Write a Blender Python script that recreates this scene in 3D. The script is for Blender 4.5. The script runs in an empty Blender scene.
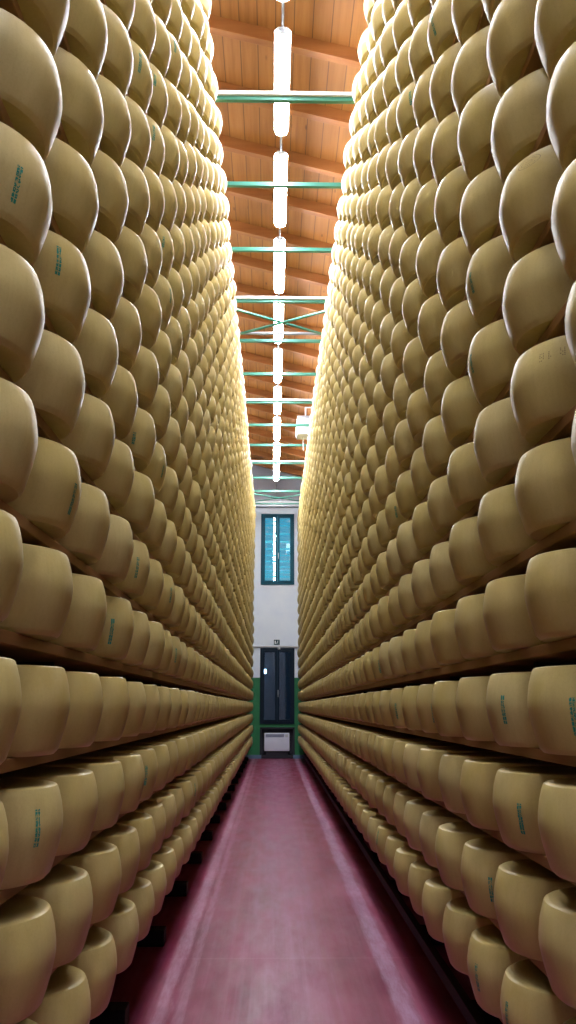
import bpy, bmesh, math, random
import numpy as np
from mathutils import Vector, Matrix
random.seed(7)
S = bpy.context.scene
COL = S.collection
R = math.radians

# ------------------------------------------------------------------ layout (metres, camera above the origin, aisle runs along +Y)
CAM_Z = 1.385
PITCH, YAW, FPX = 13.011, 0.995, 842.0
WHEEL_R, WHEEL_H = 0.215, 0.2175
PITCH_Y, PITCH_Z = 0.45, 0.2884
SIDES = {-1: dict(word='left', xc=-0.7354, y0=1.743), 1: dict(word='right', xc=0.8813, y0=2.2145)}
Z_EYE = CAM_Z - 0.008                     # centre height of the shelf row at eye level
K_LOW, K_TOP = -3, 18                      # shelves below / above eye level
N_FIRST, N_LAST = -4, 47
Y_END = 23.9
UP_Y0, UP_DY = 4.15, 1.35                  # rack uprights along the aisle
RACK_Y0, RACK_Y1 = -0.6, 23.45
TIE_Z = CAM_Z + 5.58
LAMP_X, LAMP_Z = 0.065, CAM_Z + 6.0
ROOF_Z, ROOF_SLOPE = CAM_Z + 6.85, -0.26   # roof height over x = 0, fall towards +x
WX0, WX1, WY0 = -2.1, 2.3, -6.5

DZ = {(-1, 2): -.006, (-1, 3): -.006, (-1, 4): -.012, (-1, 5): -.004, (-1, 6): .014, (-1, 7): .008, (1, 3): -.008, (1, 4): -.011, (1, 5): -.014, (1, 6): -.015, (1, 7): .004, (1, 8): -.006, (1, 9): .012}
def shelf_z(side, k): return Z_EYE + k * PITCH_Z + DZ.get((side, k), 0.0)
# ------------------------------------------------------------------ helpers
def tag(o, label=None, cat=None, group=None, kind=None):
    if label: o['label'] = label
    if cat: o['category'] = cat
    if group: o['group'] = group
    if kind: o['kind'] = kind
    return o

def empty(name, loc=(0, 0, 0)):
    o = bpy.data.objects.new(name, None)
    o.location = loc
    o.empty_display_size = 0.1
    COL.objects.link(o)
    return o

def build(name, bm, m, parent=None, smooth=None, loc=None):
    me = bpy.data.meshes.new(name)
    bmesh.ops.recalc_face_normals(bm, faces=bm.faces)
    bm.to_mesh(me); bm.free()
    if smooth is not None:
        me.polygons.foreach_set('use_smooth', [True] * len(me.polygons))
        me.set_sharp_from_angle(angle=R(smooth))
    for mm in (m if isinstance(m, (list, tuple)) else [m]):
        me.materials.append(mm)
    o = bpy.data.objects.new(name, me)
    COL.objects.link(o)
    if parent: o.parent = parent
    if loc: o.location = loc
    return o

def box(bm, x0, x1, y0, y1, z0, z1, bevel=0.0, mat=None, mi=0):
    r = bmesh.ops.create_cube(bm, size=1.0)
    vs = r['verts']
    for v in vs:
        v.co = Vector(((v.co.x + .5) * (x1 - x0) + x0, (v.co.y + .5) * (y1 - y0) + y0, (v.co.z + .5) * (z1 - z0) + z0))
    if mat is not None:
        for v in vs: v.co = mat @ v.co
    fs = {f for v in vs for f in v.link_faces}
    for f in fs: f.material_index = mi
    if bevel:
        es = list({e for v in vs for e in v.link_edges})
        bmesh.ops.bevel(bm, geom=es, offset=bevel, segments=2, affect='EDGES', profile=.6)
    return bm

def bar(bm, a, b, w, h, bevel=0.0):
    """a square bar from a to b, w wide and h high"""
    a, b = Vector(a), Vector(b)
    d = (b - a); L = d.length; d.normalize()
    up = Vector((0, 0, 1)) if abs(d.z) < .95 else Vector((1, 0, 0))
    s = d.cross(up).normalized(); u = s.cross(d).normalized()
    M = Matrix((s, d, u)).transposed().to_4x4(); M.translation = a
    return box(bm, -w / 2, w / 2, 0, L, -h / 2, h / 2, bevel, M)

def tube(bm, a, b, r, seg=14):
    a, b = Vector(a), Vector(b)
    d = b - a
    M = Matrix.Translation((a + b) / 2) @ d.to_track_quat('Z', 'Y').to_matrix().to_4x4()
    bmesh.ops.create_cone(bm, cap_ends=True, segments=seg, radius1=r, radius2=r, depth=d.length, matrix=M)
    return bm

def new_bm(): return bmesh.new()

# ------------------------------------------------------------------ materials
def mat(name, col, rough=.5, metal=0.0, spec=.5):
    m = bpy.data.materials.new(name); m.use_nodes = True
    b = m.node_tree.nodes['Principled BSDF']
    b.inputs['Base Color'].default_value = (*col, 1)
    b.inputs['Roughness'].default_value = rough
    b.inputs['Metallic'].default_value = metal
    b.inputs['Specular IOR Level'].default_value = spec
    return m

class G:
    """small node-graph writer"""
    def __init__(s, m): s.t = m.node_tree; s.n = s.t.nodes; s.b = s.n['Principled BSDF']
    def add(s, kind, **kw):
        n = s.n.new(kind)
        for k, v in kw.items():
            if k.startswith('i_'): n.inputs[int(k[2:])].default_value = v
            else: setattr(n, k, v)
        return n
    def link(s, a, b): s.t.links.new(a, b)
    def math(s, op, a, b=None, clamp=False):
        n = s.n.new('ShaderNodeMath'); n.operation = op; n.use_clamp = clamp
        for i, v in enumerate((a, b)):
            if v is None: continue
            if isinstance(v, (int, float)): n.inputs[i].default_value = v
            else: s.link(v, n.inputs[i])
        return n.outputs[0]
    def noise(s, vec, scale, detail=4, rough=.55):
        n = s.add('ShaderNodeTexNoise'); n.inputs['Scale'].default_value = scale
        n.inputs['Detail'].default_value = detail; n.inputs['Roughness'].default_value = rough
        s.link(vec, n.inputs['Vector']); return n.outputs['Fac']
    def mapping(s, vec, scale=(1, 1, 1), loc=(0, 0, 0)):
        n = s.add('ShaderNodeMapping'); n.inputs['Scale'].default_value = scale; n.inputs['Location'].default_value = loc
        s.link(vec, n.inputs['Vector']); return n.outputs['Vector']
    def ramp(s, fac, stops):
        n = s.add('ShaderNodeValToRGB'); cr = n.color_ramp
        while len(cr.elements) < len(stops): cr.elements.new(.5)
        for e, (p, c) in zip(cr.elements, stops):
            e.position = p; e.color = (*c, 1) if len(c) == 3 else c
        s.link(fac, n.inputs[0]); return n.outputs[0]
    def mix(s, fac, a, b, mode='MIX'):
        n = s.add('ShaderNodeMix', data_type='RGBA', blend_type=mode)
        for i, v in ((0, fac), (6, a), (7, b)):
            if isinstance(v, (int, float)): n.inputs[i].default_value = v
            elif isinstance(v, tuple): n.inputs[i].default_value = (*v, 1)
            else: s.link(v, n.inputs[i])
        return n.outputs[2]
    def bump(s, h, strength, dist=.01):
        n = s.add('ShaderNodeBump'); n.inputs['Strength'].default_value = strength; n.inputs['Distance'].default_value = dist
        s.link(h, n.inputs['Height']); s.link(n.outputs[0], s.b.inputs['Normal'])

def gray(v): return (v, v, v)

def make_cheese():
    m = mat('cheese_rind', (.6, .44, .2), .34, 0, .45)
    g = G(m)
    tc = g.add('ShaderNodeTexCoord'); geo = g.add('ShaderNodeNewGeometry'); oi = g.add('ShaderNodeObjectInfo')
    rnd = g.math('FRACT', g.math('ADD', g.math('MULTIPLY', geo.outputs['Random Per Island'], 7.31), g.math('MULTIPLY', oi.outputs['Random'], 3.7)))
    rnd2 = g.math('FRACT', g.math('MULTIPLY', rnd, 17.7))
    base = g.ramp(rnd, [(0, (.525, .395, .132)), (.3, (.575, .455, .178)), (.7, (.55, .433, .150)), (1, (.605, .49, .228))])
    off = g.add('ShaderNodeVectorMath', operation='ADD'); g.link(tc.outputs['Object'], off.inputs[0])
    cmb = g.add('ShaderNodeCombineXYZ'); g.link(g.math('MULTIPLY', rnd, 31.0), cmb.inputs[0]); g.link(g.math('MULTIPLY', rnd2, 23.0), cmb.inputs[1])
    g.link(cmb.outputs[0], off.inputs[1])
    P = off.outputs[0]
    blot = g.noise(P, 9, 4, .6)
    c = g.mix(g.ramp(blot, [(.35, gray(0)), (.72, gray(.55))]), base, (.64, .525, .275))
    c = g.mix(g.ramp(g.noise(P, 4.5, 3), [(.45, gray(0)), (.75, gray(.5))]), c, (.42, .30, .095))
    streak = g.noise(g.mapping(P, (70, 70, 6)), 1.0, 3, .6)
    c = g.mix(g.ramp(streak, [(.3, gray(.16)), (.62, gray(0))]), c, (.38, .27, .09))
    c = g.mix(g.ramp(g.noise(P, 190, 2), [(.30, gray(.14)), (.5, gray(0))]), c, (.33, .22, .07))
    g.link(c, g.b.inputs['Base Color'])
    rr = g.ramp(g.noise(P, 14, 3), [(.3, gray(.34)), (.7, gray(.50))])
    g.link(rr, g.b.inputs['Roughness'])
    hgt = g.math('ADD', g.math('MULTIPLY', streak, .5), g.math('ADD', g.noise(P, 90, 3), g.math('MULTIPLY', g.noise(P, 9, 2), 2.0)))
    g.bump(hgt, .12, .003)
    return m

def make_wood(name, cols, board=None, along='Y', rough=.55, scale=1.0):
    m = mat(name, cols[1], rough)
    g = G(m)
    tc = g.add('ShaderNodeTexCoord'); P = tc.outputs['Object']
    sep = g.add('ShaderNodeSeparateXYZ'); g.link(P, sep.inputs[0])
    across = sep.outputs[0] if along == 'Y' else sep.outputs[1]
    st = (14, .8, 14) if along == 'Y' else (.8, 14, 14)
    st = tuple(a * scale for a in st)
    shift = None
    if board:
        bid = g.math('FLOOR', g.math('DIVIDE', across, board))
        wn = g.add('ShaderNodeTexWhiteNoise', noise_dimensions='1D'); g.link(bid, wn.inputs['W'])
        cmb = g.add('ShaderNodeCombineXYZ'); g.link(g.math('MULTIPLY', wn.outputs['Value'], 40.0), cmb.inputs[1]); g.link(g.math('MULTIPLY', bid, 3.1), cmb.inputs[2])
        ad = g.add('ShaderNodeVectorMath', operation='ADD'); g.link(P, ad.inputs[0]); g.link(cmb.outputs[0], ad.inputs[1])
        P2 = ad.outputs[0]; shift = wn.outputs['Value']
    else: P2 = P
    grain = g.noise(g.mapping(P2, st), 1.0, 5, .6)
    c = g.ramp(grain, [(.25, cols[0]), (.5, cols[1]), (.78, cols[2])])
    if board:
        c = g.mix(g.math('MULTIPLY', shift, .42), c, cols[0])
        kv = g.add('ShaderNodeTexVoronoi'); kv.inputs['Scale'].default_value = 1.0
        g.link(g.mapping(P2, (6.5, 2.1, 6.5)), kv.inputs['Vector'])
        c = g.mix(g.ramp(kv.outputs['Distance'], [(.05, gray(.85)), (.13, gray(0))]), c, (.14, .05, .02))
        fr = g.math('FRACT', g.math('DIVIDE', across, board))
        gap = g.math('LESS_THAN', g.math('MINIMUM', fr, g.math('SUBTRACT', 1.0, fr)), .028)
        c = g.mix(g.math('MULTIPLY', gap, .75), c, (.10, .04, .015))
    g.link(c, g.b.inputs['Base Color'])
    g.bump(grain, .15, .004)
    return m

def make_floor():
    m = mat('red_resin_floor', (.24, .05, .075), .4, 0, .28)
    g = G(m)
    tc = g.add('ShaderNodeTexCoord'); P = tc.outputs['Object']
    sep = g.add('ShaderNodeSeparateXYZ'); g.link(P, sep.inputs[0])
    X, Y = sep.outputs[0], sep.outputs[1]
    big = g.noise(g.mapping(P, (2.2, .9, 1)), 1.4, 5, .62)
    c = g.ramp(big, [(.30, (.115, .006, .026)), (.5, (.185, .012, .046)), (.72, (.26, .034, .092))])
    # long tyre / mop streaks
    st = g.noise(g.mapping(P, (20, .25, 1)), 1.0, 4, .65)
    c = g.mix(g.ramp(st, [(.44, gray(0)), (.78, gray(.5))]), c, (.34, .11, .20))
    st2 = g.noise(g.mapping(P, (11, .35, 1), (3, 2, 0)), 1.0, 4, .65)
    c = g.mix(g.ramp(st2, [(.48, gray(0)), (.75, gray(.75))]), c, (.13, .022, .05))
    # cross scuffs
    sc = g.noise(g.mapping(P, (2.5, 9, 1)), 1.0, 4, .7)
    c = g.mix(g.ramp(sc, [(.55, gray(0)), (.85, gray(.45))]), c, (.17, .028, .06))
    # bands along the aisle, dusty and scraped beside both racks
    fray = g.math('MULTIPLY', g.math('SUBTRACT', g.noise(g.mapping(P, (30, 2.2, 1)), 1.0, 5, .75), .5), .10)
    def band(cx, w, amt, col, c):
        d = g.math('ABSOLUTE', g.math('ADD', g.math('SUBTRACT', X, cx), fray))
        f = g.math('SUBTRACT', 1.0, g.math('DIVIDE', d, w), True)
        f = g.math('MULTIPLY', g.math('MINIMUM', g.math('MULTIPLY', f, 1.8), 1.0), amt)
        f = g.math('MULTIPLY', f, g.ramp(g.noise(g.mapping(P, (26, 5, 1)), 1.0, 5, .7), [(.3, gray(.25)), (.65, gray(1))]))
        return g.mix(f, c, col)
    c = band(.12, .26, .38, (.33, .12, .22), c)  # worn middle lane, with the lamps' lilac sheen painted in
    c = band(.47, .13, .45, (.15, .006, .022), c)
    c = band(-.33, .12, .40, (.15, .006, .024), c)
    c = band(.63, .065, .45, (.50, .36, .52), c)
    c = band(-.515, .045, .42, (.52, .34, .44), c)
    c = band(-.43, .03, .3, (.50, .30, .38), c)
    c = band(.30, .022, .6, (.20, .035, .055), c)
    c = band(.345, .016, .5, (.20, .035, .055), c)
    c = band(-.22, .02, .35, (.22, .04, .06), c)
    for y, a in ((7.84, .16), (5.2, .08), (11.6, .12)):
        d = g.math('ABSOLUTE', g.math('SUBTRACT', Y, y))
        c = g.mix(g.math('MULTIPLY', g.math('LESS_THAN', d, .012), a), c, (.50, .30, .36))
    g.link(c, g.b.inputs['Base Color'])
    g.link(g.ramp(g.noise(g.mapping(P, (5, 1.2, 1)), 1.5, 4), [(.3, gray(.30)), (.7, gray(.50))]), g.b.inputs['Roughness'])
    g.bump(g.noise(P, 40, 3), .06, .004)
    return m

def make_wall():
    """white plaster above a green painted dado with a blue-grey foot"""
    m = mat('painted_wall', (.7, .7, .72), .6)
    g = G(m)
    tc = g.add('ShaderNodeTexCoord'); P = tc.outputs['Object']
    sep = g.add('ShaderNodeSeparateXYZ'); g.link(P, sep.inputs[0])
    n = g.noise(P, 2.5, 4)
    white = g.ramp(n, [(.3, (.76, .82, .92)), (.7, (.83, .88, .95))])
    green = g.ramp(n, [(.3, (.012, .15, .05)), (.7, (.018, .19, .065))])
    f = g.math('LESS_THAN', sep.outputs[2], 2.17)
    gable = g.math('GREATER_THAN', sep.outputs[2], 7.05)
    g.link(g.mix(gable, g.mix(f, white, green), (.46, .43, .48)), g.b.inputs['Base Color'])
    g.bump(g.noise(P, 60, 3), .08, .004)
    return m

def make_glass(name, tint, refl):
    m = bpy.data.materials.new(name); m.use_nodes = True
    t = m.node_tree; t.nodes.clear()
    out = t.nodes.new('ShaderNodeOutputMaterial'); mx = t.nodes.new('ShaderNodeMixShader')
    tr = t.nodes.new('ShaderNodeBsdfTransparent'); gl = t.nodes.new('ShaderNodeBsdfGlossy')
    tr.inputs[0].default_value = (*tint, 1); gl.inputs[0].default_value = (1, 1, 1, 1); gl.inputs['Roughness'].default_value = 0.01
    mx.inputs[0].default_value = refl
    t.links.new(tr.outputs[0], mx.inputs[1]); t.links.new(gl.outputs[0], mx.inputs[2]); t.links.new(mx.outputs[0], out.inputs[0])
    return m

def emit(name, col, strength):
    m = mat(name, col, .4)
    b = m.node_tree.nodes['Principled BSDF']
    b.inputs['Emission Color'].default_value = (*col, 1)
    b.inputs['Emission Strength'].default_value = strength
    return m

M = dict(
    cheese=make_cheese(),
    ceiling=make_wood('ceiling_boards', [(.30, .105, .021), (.42, .165, .037), (.50, .22, .058)], .19),
    rafter=make_wood('rafter_wood', [(.28, .09, .020), (.38, .135, .032), (.45, .18, .05)], None, 'X', .5, .6),
    plank=make_wood('shelf_plank_wood', [(.26, .12, .04), (.36, .18, .068), (.46, .25, .11)], None, 'Y', .6),
    floor=make_floor(), wall=make_wall(),
    plain=mat('white_plaster', (.72, .75, .80), .65),
    green=mat('green_painted_steel', (.045, .19, .135), .35, .2),
    white_steel=mat('white_painted_steel', (.62, .64, .66), .45),
    galv=mat('galvanised_steel', (.42, .43, .45), .42, .7),
    rack=mat('dark_rack_steel', (.010, .009, .010), .6, .0, .1),
    frame=mat('dark_blue_window_frame', (.003, .012, .026), .5, 0, .2),
    teal=mat('teal_window_frame', (.004, .08, .125), .5, 0, .2),
    ink=mat('green_ink', (.020, .27, .21), .6),
    dent=mat('pressed_mark', (.22, .15, .065), .6),
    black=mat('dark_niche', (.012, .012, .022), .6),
    heater=mat('white_heater_enamel', (.80, .80, .93), .35),
    vent=mat('blue_grey_grille', (.16, .19, .33), .5),
    skirting=mat('blue_grey_skirting', (.10, .16, .26), .5),
    sign=mat('dark_teal_sign', (.004, .045, .06), .5, 0, .2),
    sign_white=mat('white_sign_print', (.85, .88, .88), .5),
    outside=mat('dark_outside_wall', (.030, .055, .085), .8),
    glass_hi=make_glass('teal_window_glass', (.62, .92, 1.0), .13),
    glass_lo=make_glass('dark_window_glass', (.34, .50, .62), .03),
    lamp=emit('lit_diffuser', (.90, .93, 1.0), 23.0),
    spot=emit('bright_spot_glow', (.85, .92, 1.0), 9.0),
    conduit=mat('grey_conduit', (.25, .25, .27), .4, .5),
)

# ------------------------------------------------------------------ room shell
fl = build('floor', box(new_bm(), WX0 - .2, WX1 + .2, WY0 - .2, Y_END + .5, -.2, 0), M['floor'])
tag(fl, kind='structure')

def roof_z(x): return ROOF_Z + ROOF_SLOPE * x
bm = new_bm()
xa, xb, ya, yb = WX0 - .3, WX1 + .3, WY0 - .3, Y_END + .4
vs = [bm.verts.new((x, y, roof_z(x) + t)) for t in (0, .15) for x, y in ((xa, ya), (xb, ya), (xb, yb), (xa, yb))]
for q in ((0, 1, 2, 3), (4, 5, 6, 7), (0, 1, 5, 4), (1, 2, 6, 5), (2, 3, 7, 6), (3, 0, 4, 7)): bm.faces.new([vs[i] for i in q])
tag(build('ceiling', bm, M['ceiling']), kind='structure')

# sloping rafters under the boards
yy = -2.955 - .945 * 3
ang = math.atan(ROOF_SLOPE)
while yy < Y_END - .25:
    bm = new_bm()
    L = (xb - xa - .1) / math.cos(ang)
    Mx = Matrix.Translation((xa + .05, yy, roof_z(xa + .05))) @ Matrix.Rotation(-ang, 4, 'Y')
    box(bm, 0, L, -.045, .045, -.15, .01, .006, Mx)
    tag(build('ceiling_beam', bm, M['rafter']), kind='structure')
    yy += .945

for nm, x0, x1 in (('wall_left', WX0 - .2, WX0), ('wall_right', WX1, WX1 + .2)):
    tag(build(nm, box(new_bm(), x0, x1, WY0, Y_END, 0, roof_z(x0 if x0 < 0 else x0) - .005), M['plain']), kind='structure')
tag(build('wall_front', box(new_bm(), WX0 - .2, WX1 + .2, WY0 - .2, WY0, 0, roof_z(WX1 + .2) - .005), M['plain']), kind='structure')

# end wall with two window openings and the heater niche
WIN_X, WIN_W = 0.115, 0.96
holes = [(-.365, .595, 4.775, 6.845), (-.365, .595, .918, 2.985), (-.315, .555, .10, .785)]
xs = sorted({WX0 - .2, WX1 + .2, *[h[0] for h in holes], *[h[1] for h in holes]})
zs = sorted({0.0, *[h[2] for h in holes], *[h[3] for h in holes], 7.0})
bm = new_bm()
for i in range(len(xs) - 1):
    for j in range(len(zs) - 1):
        cx, cz = (xs[i] + xs[i + 1]) / 2, (zs[j] + zs[j + 1]) / 2
        if any(h[0] < cx < h[1] and h[2] < cz < h[3] for h in holes): continue
        box(bm, xs[i], xs[i + 1], Y_END, Y_END + .22, zs[j], zs[j + 1])
# sloping gable top
vs = [bm.verts.new((x, y, z)) for y in (Y_END, Y_END + .22) for x, z in ((xs[0], 7.0), (xs[-1], 7.0), (xs[-1], roof_z(xs[-1]) + .02), (xs[0], roof_z(xs[0]) + .02))]
for q in ((0, 1, 2, 3), (4, 5, 6, 7), (0, 1, 5, 4), (1, 2, 6, 5), (2, 3, 7, 6), (3, 0, 4, 7)): bm.faces.new([vs[i] for i in q])
tag(build('wall_back', bm, M['wall']), kind='structure')
bm = new_bm()
box(bm, WX0, -.315, Y_END - .02, Y_END + .0, 0, .10); box(bm, .555, WX1, Y_END - .02, Y_END, 0, .10)
tag(build('baseboard_back', bm, M['skirting']), kind='structure')
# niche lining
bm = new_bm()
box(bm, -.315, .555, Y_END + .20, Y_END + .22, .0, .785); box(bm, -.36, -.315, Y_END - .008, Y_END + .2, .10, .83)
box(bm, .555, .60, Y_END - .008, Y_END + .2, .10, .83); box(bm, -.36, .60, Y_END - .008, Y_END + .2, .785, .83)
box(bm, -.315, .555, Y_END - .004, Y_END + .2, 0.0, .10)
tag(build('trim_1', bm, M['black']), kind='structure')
# grey steel beam along the head of the wall
bm = new_bm()
box(bm, WX0, WX1, Y_END - .16, Y_END, 7.04, 7.22); box(bm, WX0, WX1, Y_END - .20, Y_END, 7.20, 7.235)
tag(build('trim_2', bm, M['galv']), kind='structure')
# white trunking over the lower window
tag(build('trim_3', box(new_bm(), WX0, WX1, Y_END - .045, Y_END, 3.005, 3.05, .006), M['white_steel']), kind='structure')

def window(name, z0, z1, fm, gm, tilt):
    w = empty(name, (WIN_X, Y_END, z0)); tag(w, kind='structure')
    h = z1 - z0; a = WIN_W / 2; F = .065
    bm = new_bm()
    box(bm, -a, -a + F, -.03, .07, 0, h, .004); box(bm, a - F, a, -.03, .07, 0, h, .004)
    box(bm, -a + F, a - F, -.03, .07, 0, F, .004); box(bm, -a + F, a - F, -.03, .07, h - F, h, .004)
    build('window_frame', bm, fm, w)
    for s in (-1, 1):
        x0, x1 = (-a + F, -.004) if s < 0 else (.004, a - F)
        T = .055
        bm = new_bm()
        box(bm, x0, x0 + T, -.045, .02, F, h - F, .004); box(bm, x1 - T, x1, -.045, .02, F, h - F, .004)
        box(bm, x0 + T, x1 - T, -.045, .02, F, F + T, .004); box(bm, x0 + T, x1 - T, -.045, .02, h - F - T, h - F, .004)
        sash = build('sash', bm, fm, w)
        build('pane', box(new_bm(), x0 + T - .005, x1 - T + .005, -.014, -.010, F + T - .005, h - F - T + .005), gm, sash)
    bm = new_bm()
    box(bm, .012, .036, -.062, -.045, h * .38, h * .38 + .13, .004); box(bm, .016, .032, -.10, -.060, h * .38 + .05, h * .38 + .075, .004)
    box(bm, .016, .032, -.10, -.088, h * .38 - .06, h * .38 + .075, .004)
    build('window_handle', bm, M['galv'], w)
window('window_1', 4.775, 6.845, M['teal'], M['glass_hi'], 0)
window('window_2', .918, 2.985, M['frame'], M['glass_lo'], 0)

# the dusk-blue outdoors: ground, an added dark backing wall and an added glow
tag(build('ground', box(new_bm(), -30, 30, Y_END + .5, 60, -.3, -.1), M['outside']), kind='structure')
bm = new_bm(); box(bm, -12, 14, 31.0, 31.4, -.1, 4.0); box(bm, -12.2, 14.2, 30.85, 31.55, 4.0, 4.12)
tag(build('backing_wall_outside', bm, M['outside']), kind='structure')  # wall added so that the lower panes look dark
e = empty('bright_spot', (-.335, 30.98, 2.62))  # glowing box added for the bright spot in the lower pane
build('lamp_housing', box(new_bm(), -.10, .10, -.06, .02, -.09, .10, .01), M['frame'], e)
build('spot_glow', box(new_bm(), -.085, .085, -.085, -.055, -.075, .075, .008), M['spot'], e)
tag(e, 'added glow standing in for a bright spot in left pane of the lower window', 'lamp')

# ------------------------------------------------------------------ heater, sign, sensor
e = empty('wall_heater', (.11, Y_END, .2))
build('casing', box(new_bm(), -.345, .345, -.06, .15, 0, .478, .022), M['heater'], e, 40)
bm = new_bm()
for i in range(4): box(bm, -.30, .20, -.066, -.055, .372 + i * .021, .384 + i * .021, .002)
build('air_grille', bm, M['vent'], e)
build('control_panel', box(new_bm(), .225, .305, -.067, -.055, .372, .447, .004), M['white_steel'], e)
build('bottom_duct', box(new_bm(), -.30, .30, -.01, .12, -.2, .0, .004), M['black'], e)
tag(e, 'white box heater with grey top grille in the dark niche under the lower window', 'heater')

e = empty('exit_sign', (.10, Y_END, 3.145))
build('sign_panel', box(new_bm(), -.082, .082, -.02, 0, -.07, .07, .005), M['sign'], e)
bm = new_bm()
box(bm, -.060, -.028, -.0225, -.0195, -.042, .042)             # the open doorway
build('doorway_symbol', bm, M['sign_white'], e)
bm = new_bm()
def disc(bm, x, z, r):
    tube(bm, (x, -.0225, z), (x, -.0195, z), r, 16)
disc(bm, .030, .036, .0095)
for a, b, w in (((.026, .024), (.012, -.006), .016), ((.024, .020), (.046, .008), .008), ((.022, .018), (.0, .012), .008), ((.014, -.004), (.034, -.020), .010), ((.034, -.020), (.030, -.046), .009), ((.012, -.004), (-.004, -.026), .010), ((-.004, -.026), (-.014, -.044), .009)):
    bar(bm, (a[0], -.021, a[1]), (b[0], -.021, b[1]), .003, w) if False else None
    d = Vector((b[0] - a[0], 0, b[1] - a[1])); n = Vector((-d.z, 0, d.x)).normalized() * w / 2
    q = [bm.verts.new(Vector((p[0], y, p[1])) + s * n) for y in (-.0225, -.0195) for p, s in ((a, 1), (b, 1), (b, -1), (a, -1))]
    for f in ((0, 1, 2, 3), (7, 6, 5, 4), (0, 4, 5, 1), (1, 5, 6, 2), (2, 6, 7, 3), (3, 7, 4, 0)): bm.faces.new([q[i] for i in f])
build('running_figure', bm, M['sign_white'], e)
tag(e, 'small dark teal exit sign with white doorway and running figure above lower window', 'sign')

e = empty('alarm_sensor', (.165, Y_END - .045, 2.965))
build('sensor_base', box(new_bm(), -.035, .035, -.012, .014, -.02, .045, .004), M['white_steel'], e)
bm = new_bm(); bmesh.ops.create_uvsphere(bm, u_segments=14, v_segments=8, radius=.026, matrix=Matrix.Translation((0, -.014, .01)))
build('sensor_dome', bm, M['white_steel'], e, 60)
tag(e, 'tiny white domed sensor on the top rail of the lower window', 'sensor')

# white box unit hung from the roof over the right rack
e = empty('air_unit', (.72, 17.0, CAM_Z + 5.56))
bm = new_bm(); box(bm, -.25, .25, -.2, .2, 0, .30, .03)
build('unit_casing', bm, M['white_steel'], e, 40)
bm = new_bm(); box(bm, -.235, .235, -.18, .18, .30, .42, .02)
build('unit_lid', bm, M['galv'], e, 40)
zr = roof_z(.55) - (CAM_Z + 5.56)
bm = new_bm(); tube(bm, (-.05, 0, .42), (-.05, 0, .66), .016); tube(bm, (-.066, 0, .66), (.2, 0, .66), .016); tube(bm, (.2, 0, .644), (.2, 0, roof_z(.92) - (CAM_Z + 5.56)), .016)
build('hanging_pipe', bm, M['white_steel'], e, 40)
bm = new_bm(); tube(bm, (-.10, .0, .0), (-.10, .0, -.30), .013); 
build('drain_pipe', bm, M['white_steel'], e, 40)
tag(e, 'white box unit on a pipe hanging high beside the top of the right rack', 'ventilation unit')

# ------------------------------------------------------------------ lamps on one long conduit
ORD = ['', 'first', 'second', 'third', 'fourth', 'fifth', 'sixth', 'seventh', 'eighth', 'ninth', 'tenth', 'eleventh', 'twelfth', 'thirteenth', 'fourteenth', 'fifteenth', 'sixteenth', 'seventeenth', 'eighteenth', 'nineteenth', 'twentieth', 'twenty-first', 'twenty-second', 'twenty-third', 'twenty-fourth', 'twenty-fifth', 'twenty-sixth', 'twenty-seventh', 'twenty-eighth', 'twenty-ninth', 'thirtieth']
LAMP_L, LAMP_DY, LAMP_Y0 = 1.42, 1.77, 6.50
def lamp_profile(w, h):
    pts = []
    for i in range(20):
        a = 2 * math.pi * i / 20
        ca, sa = math.cos(a), math.sin(a)
        pts.append((w / 2 * math.copysign(abs(ca) ** .7, ca), h / 2 * math.copysign(abs(sa) ** .7, sa)))
    return pts
def lamp_mesh():
    bm = new_bm(); rings = []
    for y, s in ((.02, .70), (.03, .9), (.055, 1.0), (LAMP_L - .055, 1.0), (LAMP_L - .03, .9), (LAMP_L - .02, .70)):
        rings.append([bm.verts.new((x * s, y, z * s)) for x, z in lamp_profile(.13, .075)])
    for a, b in zip(rings, rings[1:]):
        for i in range(20): bm.faces.new((a[i], a[(i + 1) % 20], b[(i + 1) % 20], b[i]))
    bm.faces.new(rings[0]); bm.faces.new(rings[-1][::-1])
    return bm
def housing_mesh():
    bm = box(new_bm(), -.045, .045, .02, LAMP_L - .02, .030, .075, .006)
    for sx in (-1, 1):
        v = [bm.verts.new((sx * x, y, z)) for y in (.02, LAMP_L - .02) for x, z in ((.044, .060), (.074, .026), (.078, .030), (.044, .070))]
        for f in ((0, 1, 2, 3), (7, 6, 5, 4), (0, 4, 5, 1), (1, 5, 6, 2), (2, 6, 7, 3), (3, 7, 4, 0)): bm.faces.new([v[i] for i in f])
    return bm
def make_lamp():
    t = empty('ceiling_lamp')
    build('lamp_diffuser', lamp_mesh(), M['lamp'], t, 50)
    build('lamp_housing', housing_mesh(), M['white_steel'], t)
    for y0, y1 in ((.0, .024), (LAMP_L - .024, LAMP_L)):
        build('end_cap', box(new_bm(), -.030, .030, y0, y1, -.020, .04, .006), M['white_steel'], t)
    return t
def copy_tree(o):
    c = o.copy(); COL.objects.link(c)
    for ch in list(o.children):
        d = ch.copy(); COL.objects.link(d); d.parent = c
        for g_ in list(ch.children):
            h = g_.copy(); COL.objects.link(h); h.parent = d
    return c
lamp0 = make_lamp()
for i in range(-5, 9):
    o = lamp0 if i == -5 else copy_tree(lamp0)
    o.location = (LAMP_X, LAMP_Y0 + i * LAMP_DY, LAMP_Z)
    if i >= 0: s = 'lit white tube lamp, %s from the top of the lamp line over the aisle' % ORD[i + 1]
    else: s = 'lit white tube lamp overhead, %s one behind the first lamp over the aisle' % ORD[-i]
    tag(o, s, 'lamp', 'tube lamps in a line over the aisle')
n = 0
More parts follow.
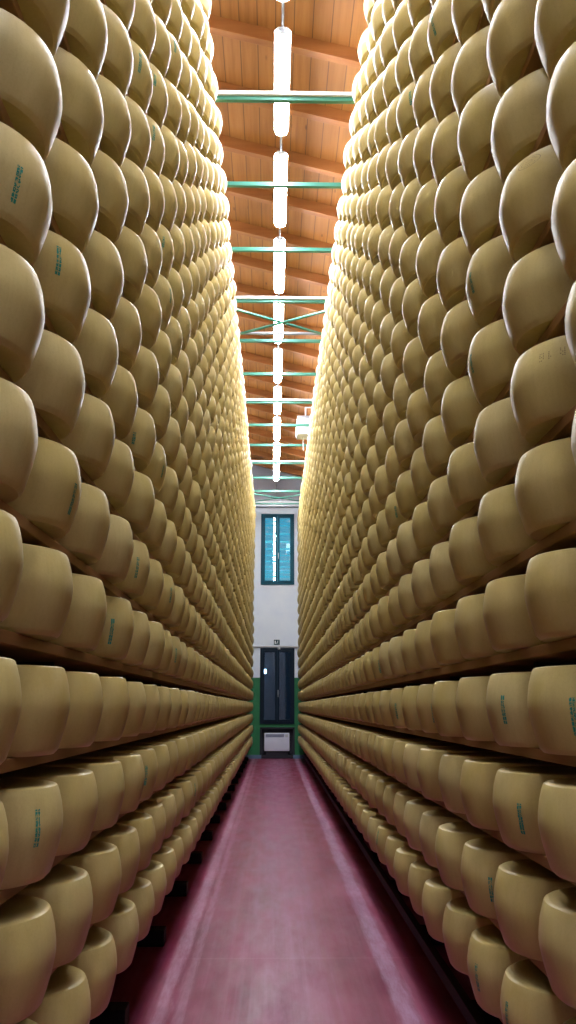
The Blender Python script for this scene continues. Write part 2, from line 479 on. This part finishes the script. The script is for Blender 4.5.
for y in (-2.7,):  # unseen lamps added behind the camera to light the near wheel faces
    for x in (-1.75, .0, 1.75):
        n += 1
        o = copy_tree(lamp0); o.location = (x + .735, y, LAMP_Z - .35); o.rotation_euler = (0, 0, R(90))
        tag(o, 'added lit white tube lamp hung across the corridor behind the viewer, %s of three' % ORD[n], 'lamp', 'added tube lamps across the corridor')
        bm = new_bm()
        for dx in (.2, 1.27): tube(bm, (0, dx, .07), (0, dx, roof_z(x + .735 - dx) - LAMP_Z + .35), .005)
        build('lamp_rod', bm, M['conduit'], o, 40)
bm = new_bm(); tube(bm, (0, LAMP_Y0 - 5 * LAMP_DY - .5, .088), (0, Y_END, .088), .013)
cond = empty('lamp_conduit', (LAMP_X, 0, LAMP_Z))
build('conduit_pipe', bm, M['conduit'], cond, 40)
for i in range(-5, 10):
    y = LAMP_Y0 + i * LAMP_DY - .175
    bm = new_bm(); tube(bm, (0, y, .088), (0, y, roof_z(LAMP_X) - LAMP_Z - .0), .006); tube(bm, (0, y - .12, .02), (0, y + .12, .02), .011)
    tube(bm, (0, y, .01), (0, y, .09), .011)
    build('hanger', bm, M['conduit'], cond, 40)
tag(cond, 'thin grey conduit pipe with hangers joining the lamps over the aisle', 'pipe')

# ------------------------------------------------------------------ racks
def make_rack(side):
    d = SIDES[side]; w = d['word']; xc = d['xc']
    t = empty('cheese_rack', (xc, RACK_Y0, 0))
    X = lambda u: side * u                       # u grows away from the aisle, measured from the wheel centres
    def bx(bm, u0, u1, *a):
        x0, x1 = sorted((X(u0), X(u1))); return box(bm, x0, x1, *a)
    n = int((RACK_Y1 - UP_Y0) / UP_DY)
    ys = [UP_Y0 + UP_DY * i - RACK_Y0 for i in range(-3, n + 1)]
    L = RACK_Y1 - RACK_Y0
    for k in range(K_LOW, K_TOP + 1):
        zt = shelf_z(side, k) - WHEEL_H / 2
        sb = build('shelf_board', bx(new_bm(), -.125, .215, 0, L, zt - .031, zt - .0005, .003), M['plank'], t)
    for y in ys:
        bm = new_bm(); bx(bm, .235, .285, y - .025, y + .025, 0, TIE_Z + .09, .003)
        for k in range(K_LOW, K_TOP + 1):
            zt = shelf_z(side, k) - WHEEL_H / 2 - .031
            bx(bm, -.02, .24, y - .012, y + .012, zt - .018, zt)
        build('upright', bm, M['rack'], t)
    for y in ys:
        bm = new_bm(); bx(bm, -.095 if side < 0 else -.0, .33, y - .06, y + .06, 0, .09, .008)
        bx(bm, .225, .30, y - .08, y + .08, .09, .12, .004)
        build('rack_foot', bm, M['rack'], t)
    bm = new_bm(); bx(bm, (-.06 if side > 0 else .10), (-.02 if side > 0 else .16), 0, L, .09, .15, .004)
    build('base_rail', bm, M['rack'], t)
    tag(t, '%s rack of wooden shelves on dark steel uprights, full of cheese wheels' % ('tall left' if side < 0 else 'tall right'), 'rack', 'cheese racks either side of the aisle')
    return t
for s in (-1, 1): make_rack(s)

# green ties across the aisle between the rack tops
XT0, XT1 = SIDES[-1]['xc'] - .285, SIDES[1]['xc'] + .285
n_tie = 0
for i in range(-3, 15):
    y = UP_Y0 + UP_DY * i
    t = empty('tie_beam', (0, y, TIE_Z))
    big = i >= 2 and (i - 2) % 3 == 0
    h = .07 if big else .05
    build('beam', box(new_bm(), XT0, XT1, -.022, .022, -h / 2, h / 2, .003), M['green'], t)
    for x0, x1 in ((XT0 - .005, XT0 + .06), (XT1 - .06, XT1 + .005)):
        build('end_plate', box(new_bm(), x0, x1, -.035, -.0225, -.06, .06, .003), M['green'], t)
    if big:
        c = build('cable_tray', box(new_bm(), XT0 + .06, XT1 - .06, -.05, -.023, .005, .042, .003), M['white_steel'], t)
    nth = i - 1
    if nth >= 1: s = 'green steel tie across the aisle, %s of them counted from the top of view' % ORD[nth]
    else: s = 'green steel tie across the aisle overhead, %s one behind the visible ones' % ORD[2 - i]
    if big: s = s.replace('green steel tie', 'green tie with white tray')
    tag(t, s, 'tie beam', 'green ties between the rack tops')
for i, wd in ((5, 'nearer'), (13, 'farthest')):
    y0, y1 = UP_Y0 + UP_DY * i, UP_Y0 + UP_DY * (i + 1)
    for s in (0, 1):
        xa_, xb_ = (XT0 + .05, XT1 - .05) if s == 0 else (XT1 - .05, XT0 + .05)
        z = TIE_Z - (.0 if s == 0 else .026)
        bm = bar(new_bm(), (xa_, y0 + .03, z), (xb_, y1 - .03, z), .045, .022, .002)
        o = build('cross_brace', bm, M['green'])
        tag(o, 'flat green diagonal brace of the %s X, running %s as it goes back' % (wd, 'left to right' if s == 0 else 'right to left'), 'brace', 'diagonal braces between the green ties')
y = UP_Y0 + UP_DY * 6
bm = tube(new_bm(), (XT0 + .05, y - .09, TIE_Z + .085), (XT1 - .05, y - .09, TIE_Z + .085), .024)
for x in (XT0 + .1, XT1 - .1): bar(bm, (x, y - .12, TIE_Z + .055), (x, y + .02, TIE_Z + .055), .03, .02); bar(bm, (x, y, TIE_Z + .02), (x, y, TIE_Z + .06), .03, .02)
o = build('cable_pipe', bm, M['conduit'], None, 40)
tag(o, 'dark grey pipe across the aisle just before the green tie behind the nearer X', 'pipe')

# ------------------------------------------------------------------ the cheese wheels
H = WHEEL_H
PROFILE = [(0.0, 0.0), (.150, 0.0), (.1810, 0.0), (.1905, .0100), (.1925, .0145), (.1988, .036), (.2080, .072), (.2135, .104), (.2150, .122),
           (.2137, .142), (.2090, .172), (.2020, .198), (.1975, .2095), (.1950, .2138), (.1900, .2165), (.1820, .2175), (.140, .2150), (0.0, .2140)]
FAR_PROFILE = [(0.0, 0.0), (.178, 0.0), (.1925, .0140), (.2080, .072), (.2150, .122), (.2080, .175), (.1965, .2115), (.1860, .2175), (0.0, .2150)]
def rad(z):
    for (r0, z0), (r1, z1) in zip(PROFILE[1:-2], PROFILE[2:-1]):
        if z0 <= z <= z1 and z1 > z0: return r0 + (r1 - r0) * (z - z0) / (z1 - z0)
    return .2
def lathe(profile, seg):
    V, F = [], []
    n = len(profile)
    V.append((0, 0, profile[0][1] - H / 2))
    for r, z in profile[1:-1]:
        for i in range(seg):
            a = 2 * math.pi * i / seg
            V.append((r * math.cos(a), r * math.sin(a), z - H / 2))
    V.append((0, 0, profile[-1][1] - H / 2)); last = len(V) - 1
    for i in range(seg): F.append((0, 1 + (i + 1) % seg, 1 + i))
    for j in range(n - 3):
        b = 1 + j * seg
        for i in range(seg): F.append((b + i, b + (i + 1) % seg, b + seg + (i + 1) % seg, b + seg + i))
    b = 1 + (n - 3) * seg
    for i in range(seg): F.append((b + i, b + (i + 1) % seg, last))
    return V, F
def dented(V, seed):
    """slight out-of-round and sagging so that no two moulds match"""
    rg = random.Random(seed); p = [rg.uniform(0, 6.28) for _ in range(6)]
    out = []
    for x, y, z in V:
        a = math.atan2(y, x)
        k = 1 + .008 * math.sin(2 * a + p[0]) + .004 * math.sin(3 * a + p[1]) + .003 * math.sin(5 * a + p[2])
        w = .0025 * math.sin(a + p[3]) if z > .06 else 0
        out.append((x * k, y * k, z + w))
    return out
WV, WF = lathe(PROFILE, 48)
WHEEL_MESH = []
for i in range(6):
    me = bpy.data.meshes.new('whole_cheese')
    me.from_pydata(dented(WV, i) if i else WV, [], WF); me.update()
    me.polygons.foreach_set('use_smooth', [True] * len(me.polygons)); me.set_sharp_from_angle(angle=R(24))
    me.materials.append(M['cheese']); WHEEL_MESH.append(me)

SHIFT = {(-1, 0): .015, (-1, 1): -.025, (-1, 2): -.023, (-1, 3): -.028, (-1, 4): -.03, (-1, 5): -.003, (-1, 6): .02, (-1, 7): 0, (-1, 8): -.01, (-1, -1): .01, (-1, -2): -.005, (-1, -3): .029,
         (1, 0): 0, (1, 1): -.025, (1, 2): 0, (1, 3): -.018, (1, 4): .011, (1, 5): -.02, (1, 6): .015, (1, 7): .004, (1, 8): .03, (1, -1): -.023, (1, -2): .038, (1, -3): -.01}
# the nearest wheels stand a little off the even spacing
PLACE = {(-1, 0, 0): 0.02, (-1, 0, 1): 0.008, (-1, 0, 2): -0.007, (-1, 0, 3): 0.038, (-1, 1, 0): -0.032, (-1, 1, 1): -0.03, (-1, 1, 2): -0.012, (-1, 1, 3): 0.064, (-1, 2, 0): 0.014, (-1, 2, 1): -0.002, (-1, 2, 2): -0.018, (-1, 3, 0): -0.003, (-1, 3, 1): -0.019, (-1, 3, 2): -0.021, (-1, 4, 0): -0.004, (-1, 4, 1): -0.02, (-1, 4, 2): -0.036, (-1, 5, 0): 0.019, (-1, 5, 1): 0.004, (-1, 5, 2): 0.003, (-1, 6, 0): 0.022, (-1, 6, 1): 0.03, (-1, 6, 2): 0.014, (-1, 7, 1): 0.012, (-1, 7, 2): -0.003, (-1, 8, 2): -0.003, (-1, -1, 1): 0.006, (-1, -1, 2): -0.009, (-1, -1, 3): 0.013, (-1, -2, 1): -0.002, (-1, -2, 2): -0.01, (-1, -2, 3): 0.017, (-1, -3, 2): 0.03, (-1, -3, 3): 0.021, (-1, -3, 4): 0.049, (-1, -3, 5): 0.033, (1, 0, 0): 0.007, (1, 0, 1): 0.003, (1, 0, 2): 0.0, (1, 1, 0): -0.021, (1, 1, 1): -0.019, (1, 1, 2): -0.026, (1, 2, 0): 0.004, (1, 2, 1): -0.005, (1, 2, 2): 0.014, (1, 3, 0): -0.012, (1, 3, 1): -0.01, (1, 3, 2): -0.017, (1, 4, 0): 0.017, (1, 4, 1): 0.015, (1, 4, 2): 0.043, (1, 4, -1): 0.009, (1, 5, -1): -0.01, (1, 5, 0): -0.015, (1, 5, 1): -0.015, (1, 6, -1): 0.022, (1, 6, 0): 0.032, (1, 6, 1): 0.021, (1, 7, 0): 0.006, (1, 7, 1): 0.004, (1, 8, 1): 0.052, (1, -1, 0): -0.02, (1, -1, 1): -0.019, (1, -1, 2): -0.016, (1, -2, 0): 0.04, (1, -2, 1): 0.024, (1, -2, 2): 0.045, (1, -3, 1): 0.017, (1, -3, 2): 0.0, (1, -3, 3): -0.005}
# green ink stamps: (side, shelf, place) -> (direction round the rind in degrees, height off the middle, length)
STAMPS = {(-1, 4, 0): (-32, -.03, .085), (-1, 4, 1): (-40, .02, .085), (-1, 2, 1): (-8, -.03, .085), (-1, 2, 4): (-31, -.01, .085), (-1, 2, 6): (-18, 0, .08), (-1, 1, 3): (-40, -.02, .09),
          (-1, 1, 7): (-25, 0, .08), (-1, 4, 5): (-12, -.03, .06), (-1, 4, 4): (-45, -.04, .05), (-1, 8, 5): (-34, 0, .06), (-1, 7, 5): (-13, .02, .08), (-1, 9, 3): (-32, .01, .09), (-1, 12, 5): (-28, .03, .08),
          (-1, 10, 4): (-37, .01, .06), (-1, 9, 4): (-33, .02, .08), (-1, -1, 1): (-29, .02, .085), (-1, -1, 5): (-32, 0, .085), (-1, -2, 10): (-19, .02, .085),
          (1, 0, 1): (-154, 0, .085), (1, 0, 0): (-137, -.015, .09), (1, -1, 1): (-145, -.015, .085), (1, -2, 2): (-135, -.01, .08), (1, -3, 2): (-162, 0, .085), (1, -3, 1): (-171, .01, .085),
          (1, 5, 1): (-170, -.01, .075), (1, 4, 1): (-174, 0, .07), (1, 10, 2): (-164, -.02, .09), (1, 11, 4): (-139, 0, .08), (1, 0, 6): (-154, -.015, .085), (1, 0, 4): (-141, -.02, .085),
          (1, -3, 8): (-167, .05, .085), (1, 1, 8): (-146, -.02, .085), (1, 4, 6): (-143, -.02, .07)}
def on_rind(ang, z, lift):
    r = rad(z + H / 2) + lift
    return (r * math.cos(ang), r * math.sin(ang), z)
def stamp_mesh(a_deg, zc, length, seed):
    """faded upright lines of inked figures, too smeared to read, laid on the rind"""
    rg = random.Random(seed); bm = new_bm()
    a0 = math.radians(a_deg); cell = .0019
    rows = int(length / cell); cols = 8
    for i in range(rows):
        u = i / rows
        wide = cols if (u < .30 or u > .82) else (7 if u < .6 else 6)
        if i % 6 == 5 and rg.random() < .7: continue
        dens = .93 if (u < .34 or u > .85) else .72
        for j in range(wide):
            if j % 4 == 3 or rg.random() > dens: continue
            za = zc - length / 2 + i * cell; zb = za + cell
            aa = a0 + ((j - cols / 2) * .0022) / .215; ab = aa + .0023 / .215
            q = [bm.verts.new(on_rind(p, z, .0007)) for p, z in ((aa, za), (ab, za), (ab, zb), (aa, zb))]
            bm.faces.new(q)
    return bm
def oval_mesh(a_deg, zc):
    bm = new_bm(); a0 = math.radians(a_deg)
    def pt(t, s): return on_rind(a0 + s * .040 * math.cos(t) / .215, zc + s * .017 * math.sin(t), .0006)
    N = 48
    for i in range(N):
        t0, t1 = 2 * math.pi * i / N, 2 * math.pi * (i + 1) / N
        bm.faces.new([bm.verts.new(pt(t, s)) for t, s in ((t0, 1.0), (t1, 1.0), (t1, .955), (t0, .955))])
    rg = random.Random(3)
    for ring in (.62, .25):
        for i in range(26):
            if rg.random() < .35: continue
            t = 2 * math.pi * i / 26
            bm.faces.new([bm.verts.new(pt(t + d, ring + s)) for d, s in ((0, 0), (.10, 0), (.10, .10), (0, .10))])
    return bm
DOTS = {'R': ['110', '101', '110', '101', '101'], '1': ['010', '110', '010', '010', '010'], '6': ['011', '100', '111', '101', '111']}
def dotted_text(a_deg, zc, txt, side):
    """pin-dot lettering round the rind, standing upside down as on the upturned wheel"""
    bm = new_bm(); a0 = math.radians(a_deg); px = .0052
    x = 0
    for ch in txt:
        if ch == ' ': x += 3; continue
        for r_, row in enumerate(DOTS[ch]):
            for c_, v in enumerate(row):
                if v == '1':
                    u = (x + c_) * px; w = r_ * px
                    # upside down: text runs towards decreasing viewer-right, rows grow upwards
                    ang = a0 - u / .20; z = zc + w
                    s = .0017
                    q = [bm.verts.new(on_rind(ang + s / .2 * math.cos(t), z + s * math.sin(t), .0006)) for t in [k * math.pi / 4 for k in range(8)]]
                    bm.faces.new(q)
        x += 4
    return bm

# where each wheel stands and how large it shows
def project(x, y, z):
    ps, th = R(YAW), R(PITCH)
    z -= CAM_Z
    X = x * math.cos(ps) - y * math.sin(ps); Y = x * math.sin(ps) + y * math.cos(ps)
    d = Y * math.cos(th) + z * math.sin(th); u = -Y * math.sin(th) + z * math.cos(th)
    return (288 + FPX * X / d, 512 - FPX * u / d, d) if d > .15 else None
def inner_edge(side, xc, y, z):
    best = None
    for i in range(0, 181, 4):
        a = math.radians(i - 90) if side < 0 else math.radians(i + 90)
        p = project(xc + WHEEL_R * math.cos(a), y + WHEEL_R * math.sin(a), z)
        if p and (best is None or (p[0] - best[0]) * side < 0): best = p
    return best
wheels = []
rg = random.Random(21)
for side, d in SIDES.items():
    for k in range(K_LOW, K_TOP + 1):
        z = shelf_z(side, k)
        rs = SHIFT.get((side, k), rg.uniform(-.02, .02))
        prev = None; last = None
        for n in range(N_FIRST, N_LAST + 1):
            known = (side, k, n) in PLACE
            x = d['xc'] + (0 if known else rg.gauss(0, .005)) + (.004 * max(0, k - 11) if side < 0 else 0)
            y = d['y0'] + n * PITCH_Y + (PLACE[(side, k, n)] if known else rs + rg.uniform(-.006, .006))
            if last is not None and y < last + .433: y = last + .433
            last = y
            e = inner_edge(side, x, y, z)
            area = 0
            if e:
                lo = prev[0] if prev else (0 if side < 0 else 576)
                x0, x1 = sorted((lo, e[0])); x0, x1 = max(x0, 0), min(x1, 576)
                hh = FPX * PITCH_Z / e[2]
                # the middle of the strip in view, and the part of its height inside the frame
                y0_, y1_ = max(e[1] - hh * .5, 0), min(e[1] + hh * .5, 1024)
                area = max(x1 - x0, 0) * max(y1_ - y0_, 0)
                prev = e
            wheels.append(dict(side=side, k=k, n=n, x=x, y=y, z=z, area=area, rot=rg.uniform(0, 6.283), v=rg.randrange(6)))
wheels.sort(key=lambda w: -w['area'])
near, far = wheels[:300], wheels[300:]
# the stamped wheels always stand alone, swapped for the smallest of the 300
keep = [w for w in far if (w['side'], w['k'], w['n']) in STAMPS]
if keep:
    drop = [w for w in near if (w['side'], w['k'], w['n']) not in STAMPS][-len(keep):]
    near = [w for w in near if w not in drop] + keep
    far = [w for w in far if w not in keep] + drop
rank = {}
for w in sorted(near, key=lambda w: w['n']):
    key = (w['side'], w['k']); first = min(v['n'] for v in wheels if (v['side'], v['k']) == key and v['area'] > 60)
    w['rank'] = w['n'] - first + 1
for w in near:
    key = (w['side'], w['k'], w['n']); st = STAMPS.get(key)
    mark = st or key in ((1, 5, 0), (1, 3, 0))
    o = bpy.data.objects.new('whole_cheese', WHEEL_MESH[0] if mark else WHEEL_MESH[w['v']])
    COL.objects.link(o)
    o.location = (w['x'], w['y'], w['z'])
    if not mark: o.rotation_euler = (0, 0, w['rot'])
    tone = 'pale cream' if w['k'] >= 8 else ('straw-coloured' if w['k'] >= 2 else 'golden tan')
    what = 'cheese wheel'
    if st:
        what = 'green-stamped wheel'
        sm = build('ink_stamp', stamp_mesh(*st, hash(key) & 1023), M['ink'], o); sm['label'] = 'faded green ink stamp'
    if key == (1, 5, 0):
        what = 'oval-marked wheel'
        build('pressed_seal', oval_mesh(-144, .075), M['dent'], o)['label'] = 'faint oval pressed seal'
    if key == (1, 3, 0):
        what = 'dot-lettered wheel'
        build('pressed_lettering', dotted_text(-126, .045, 'R 16', 1), M['dent'], o)['label'] = 'faint pin-dot lettering'
    word = SIDES[w['side']]['word']
    tag(o, '%s %s on %s rack, %s shelf up, %s in view from near end' % (tone, what, word, ORD[w['k'] - K_LOW + 1], ORD[w['rank']]),
        'cheese', 'cheese wheels on the %s rack' % word)

# all the others, dwindling to the end of the aisle, as one mass
FV, FF = lathe(FAR_PROFILE, 28)
far = [w for w in far]
base = np.array(FV, dtype=np.float32); nv = len(FV)
tri = np.array([f for f in FF if len(f) == 3], dtype=np.int32); quad = np.array([f for f in FF if len(f) == 4], dtype=np.int32)
allv = np.empty((len(far) * nv, 3), np.float32); loops = []; starts = []; totals = []
cur = 0
order = np.concatenate([tri.ravel(), quad.ravel()])
tot = np.concatenate([np.full(len(tri), 3), np.full(len(quad), 4)]).astype(np.int32)
st1 = np.concatenate([[0], np.cumsum(tot)[:-1]]).astype(np.int32)
for i, w in enumerate(far):
    r_ = w['rot']; s_ = 1 + .012 * math.sin(r_ * 7)
    v = base.copy(); ca, sa = math.cos(r_), math.sin(r_)
    # out-of-round by a hair
    a = np.arctan2(base[:, 1], base[:, 0]); kk = 1 + .008 * np.sin(2 * a + r_)
    v[:, 0] = base[:, 0] * kk + w['x']; v[:, 1] = base[:, 1] * kk + w['y']; v[:, 2] = base[:, 2] + w['z']
    allv[i * nv:(i + 1) * nv] = v
    loops.append(order + i * nv); starts.append(st1 + cur); totals.append(tot); cur += len(order)
loops = np.concatenate(loops).astype(np.int32); starts = np.concatenate(starts).astype(np.int32); totals = np.concatenate(totals).astype(np.int32)
me = bpy.data.meshes.new('distant_cheese')
me.vertices.add(len(allv)); me.vertices.foreach_set('co', allv.ravel())
me.loops.add(len(loops)); me.loops.foreach_set('vertex_index', loops)
me.polygons.add(len(starts)); me.polygons.foreach_set('loop_start', starts)
me.update(calc_edges=True); me.validate()
me.polygons.foreach_set('use_smooth', [True] * len(me.polygons)); me.set_sharp_from_angle(angle=R(24))
me.materials.append(M['cheese'])
o = bpy.data.objects.new('distant_cheese', me); COL.objects.link(o)
tag(o, 'dense ranks of cheese wheels dwindling towards the end wall on both racks', 'cheese', None, 'stuff')

# ------------------------------------------------------------------ sky beyond the windows, camera, view
wd = bpy.data.worlds.new('dusk_sky'); S.world = wd; wd.use_nodes = True
bg = wd.node_tree.nodes['Background']
bg.inputs[0].default_value = (.09, .34, .46, 1); bg.inputs[1].default_value = .24
cam = bpy.data.cameras.new('camera'); co = bpy.data.objects.new('camera', cam); COL.objects.link(co)
cam.sensor_fit = 'VERTICAL'; cam.sensor_height = 36.0; cam.lens = FPX / 1024 * 36.0
cam.clip_start = .02; cam.clip_end = 200
co.location = (0, 0, CAM_Z); co.rotation_euler = (R(90 + PITCH), 0, R(-YAW))
S.camera = co
vs_ = S.view_settings
S.display_settings.display_device = 'sRGB'
vs_.view_transform = 'Standard'; vs_.look = 'None'; vs_.gamma = 1.0; vs_.exposure = 2.58; vs_.use_curve_mapping = False
S.cycles.use_denoising = True
S.cycles.max_bounces = 12; S.cycles.diffuse_bounces = 2; S.cycles.glossy_bounces = 4; S.cycles.transparent_max_bounces = 12
S.cycles.caustics_reflective = False; S.cycles.caustics_refractive = False
